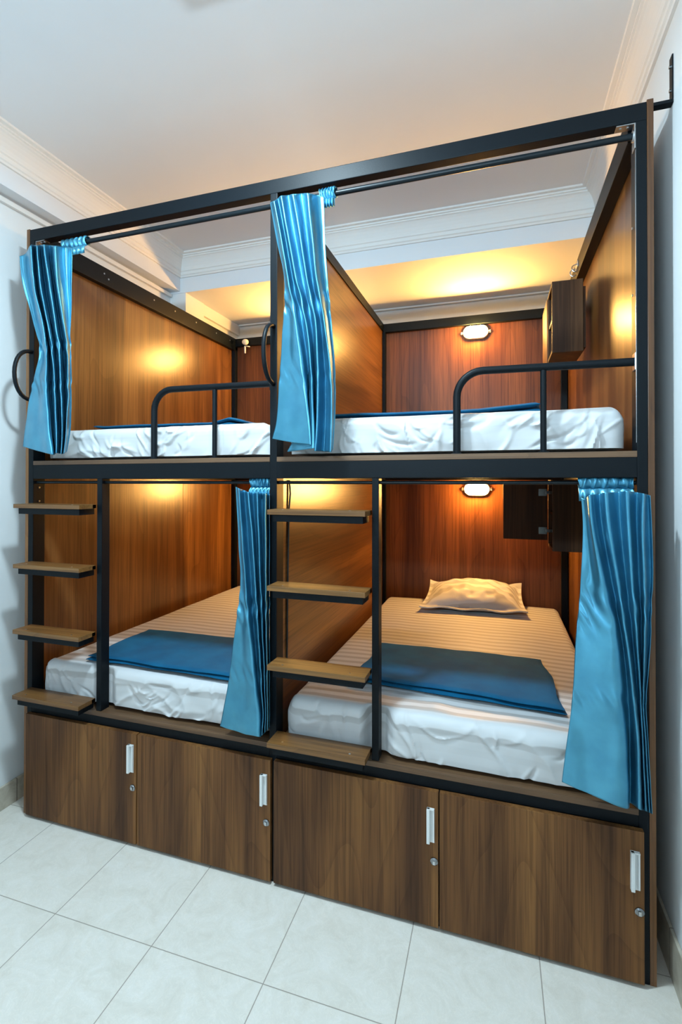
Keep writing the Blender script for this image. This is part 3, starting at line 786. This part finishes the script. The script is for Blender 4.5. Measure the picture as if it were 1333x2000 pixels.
# lower middle
rows = [
 mk(958, 461, (467, 485, 502, 519), 527, (464, 952, 0.008), ys=(951, 954, 961, 961, 963, 965), rdp=-0.01),
 mk(1050, 466, (474, 493, 506, 519), 527, (470, 1050, 0.008), rdp=-0.01),
 mk(1140, 470, (480, 499, 509, 520), 527, (475, 1140, 0.008), rdp=-0.01),
 mk(1230, 460, (488, 504, 513, 521), 527, (474, 1230, 0.012), rdp=-0.01),
 mk(1320, 448, (497, 510, 517, 522), 527, (473, 1320, 0.016), rdp=-0.01),
 mk(1390, 436, (505, 514, 519, 523), 527, (470, 1390, 0.018), rdp=-0.01),
 mk(1430, 430, (506, 512, 518, 523), 527, (468, 1430, 0.018), ys=(1418, 1439, 1436, 1430, 1425, 1420), rdp=-0.01),
]
curtain('blue satin curtain at the right end of the lower left berth', -0.030, rows, (1.095, 1.178, 1.443, 0.009), 3.0)
# lower right
rows = [
 mk(966, 1136, (1152, 1184, 1226, 1258), 1271, (1145, 975, -0.015), ys=(972, 967, 962, 959, 964, 968), ld=-0.03, rdp=-0.01, vd=-0.012),
 mk(1030, 1139, (1158, 1190, 1229, 1256), 1274, (1149, 1030, -0.008), ld=-0.02, rdp=-0.01, vd=-0.012),
 mk(1130, 1135, (1178, 1207, 1235, 1259), 1276, (1157, 1130, 0.004), ld=-0.01, rdp=-0.01, vd=-0.012),
 mk(1250, 1125, (1203, 1225, 1245, 1260), 1272, (1165, 1250, 0.016), ld=0.0, rdp=-0.01, vd=-0.012),
 mk(1370, 1118, (1213, 1239, 1252, 1257), 1263, rd=(0.034, 0.030, 0.008, 0.0), mid= (1168, 1370, 0.024), ld=0.004, rdp=-0.01, vd=-0.012),
 mk(1460, 1106, (1221, 1247, 1256, 1262), 1267, rd=(0.034, 0.032, 0.010, 0.0), mid= (1166, 1462, 0.018), ld=0.006, rdp=-0.01, vd=-0.012, vx={0: (1231, 1460, -0.02)}),
 mk(1578, 1098, (1223, 1250, 1263, 1270), 1275, rd=(0.034, 0.032, 0.016, 0.004), mid= (1160, 1554, 0.022), ys=(1527, 1579, 1581, 1585, 1588, 1590), ld=0.006, vd=-0.012, rdp=-0.004, vx={0: (1231, 1568, -0.016)}),
]
curtain('wide blue satin curtain at the right end of the lower right berth', -0.050, rows, (2.205, 2.352, 1.443, 0.009), 4.0)

# ------------------------------------------------------------------ small things
# black cable hanging beside the middle post
bm = bmesh.new()
pts = [(1.2065, 0.12, 1.452), (1.2085, 0.125, 1.40), (1.2065, 0.118, 1.34), (1.2065, 0.112, 1.2), (1.2065, 0.105, 1.0), (1.2065, 0.10, 0.74), (1.2065, 0.10, 0.70)]
tube(bm, pts, 0.0035, 8)
tag(obj('cable', bm, CORD, None, True), 'thin black cable running down beside the middle post, lower right berth', 'cable')
# wall bracket at the top right corner
t = thing('wall_bracket', 'black steel strap fixing the bunk top to the right wall', 'bracket', (XR, 0.05, 2.56))
bm = bmesh.new(); box(bm, 2.404, XR, 0.02, 0.045, 2.548, 2.558, 0.001); obj('strap', bm, STEEL, t)
bm = bmesh.new(); box(bm, XR-0.004, XR, 0.020, 0.045, 2.559, 2.690, 0.001); ob = obj('wall_plate', bm, STEEL, t)
for z in (2.59, 2.66):
    bm = bmesh.new(); tube(bm, [(XR-0.004, 0.033, z), (XR-0.008, 0.033, z)], 0.005, 8); obj('screw', bm, LOCKM, ob)
# pale connector in the far corner of the upper left berth
t = thing('cable_connector', 'cream plastic cable connector in the far corner of the upper left berth', 'connector', (0.12, 1.72, 2.49))
bm = bmesh.new(); 
c = at(479.5, 668, 1.70)
bmesh.ops.create_uvsphere(bm, u_segments=20, v_segments=12, radius=0.026)
for v in bm.verts: v.co = Vector((v.co.x, v.co.y*0.8, v.co.z*0.85))+c
obj('cap', bm, WHITEP, t, True)
bm = bmesh.new(); a = at(479, 676, 1.71); b_ = at(479, 690, 1.71); c2 = at(488, 677, 1.70)
tube(bm, [a, b_], 0.007, 10); tube(bm, [a, c2], 0.004, 8); obj('plug', bm, WHITEP, t, True)
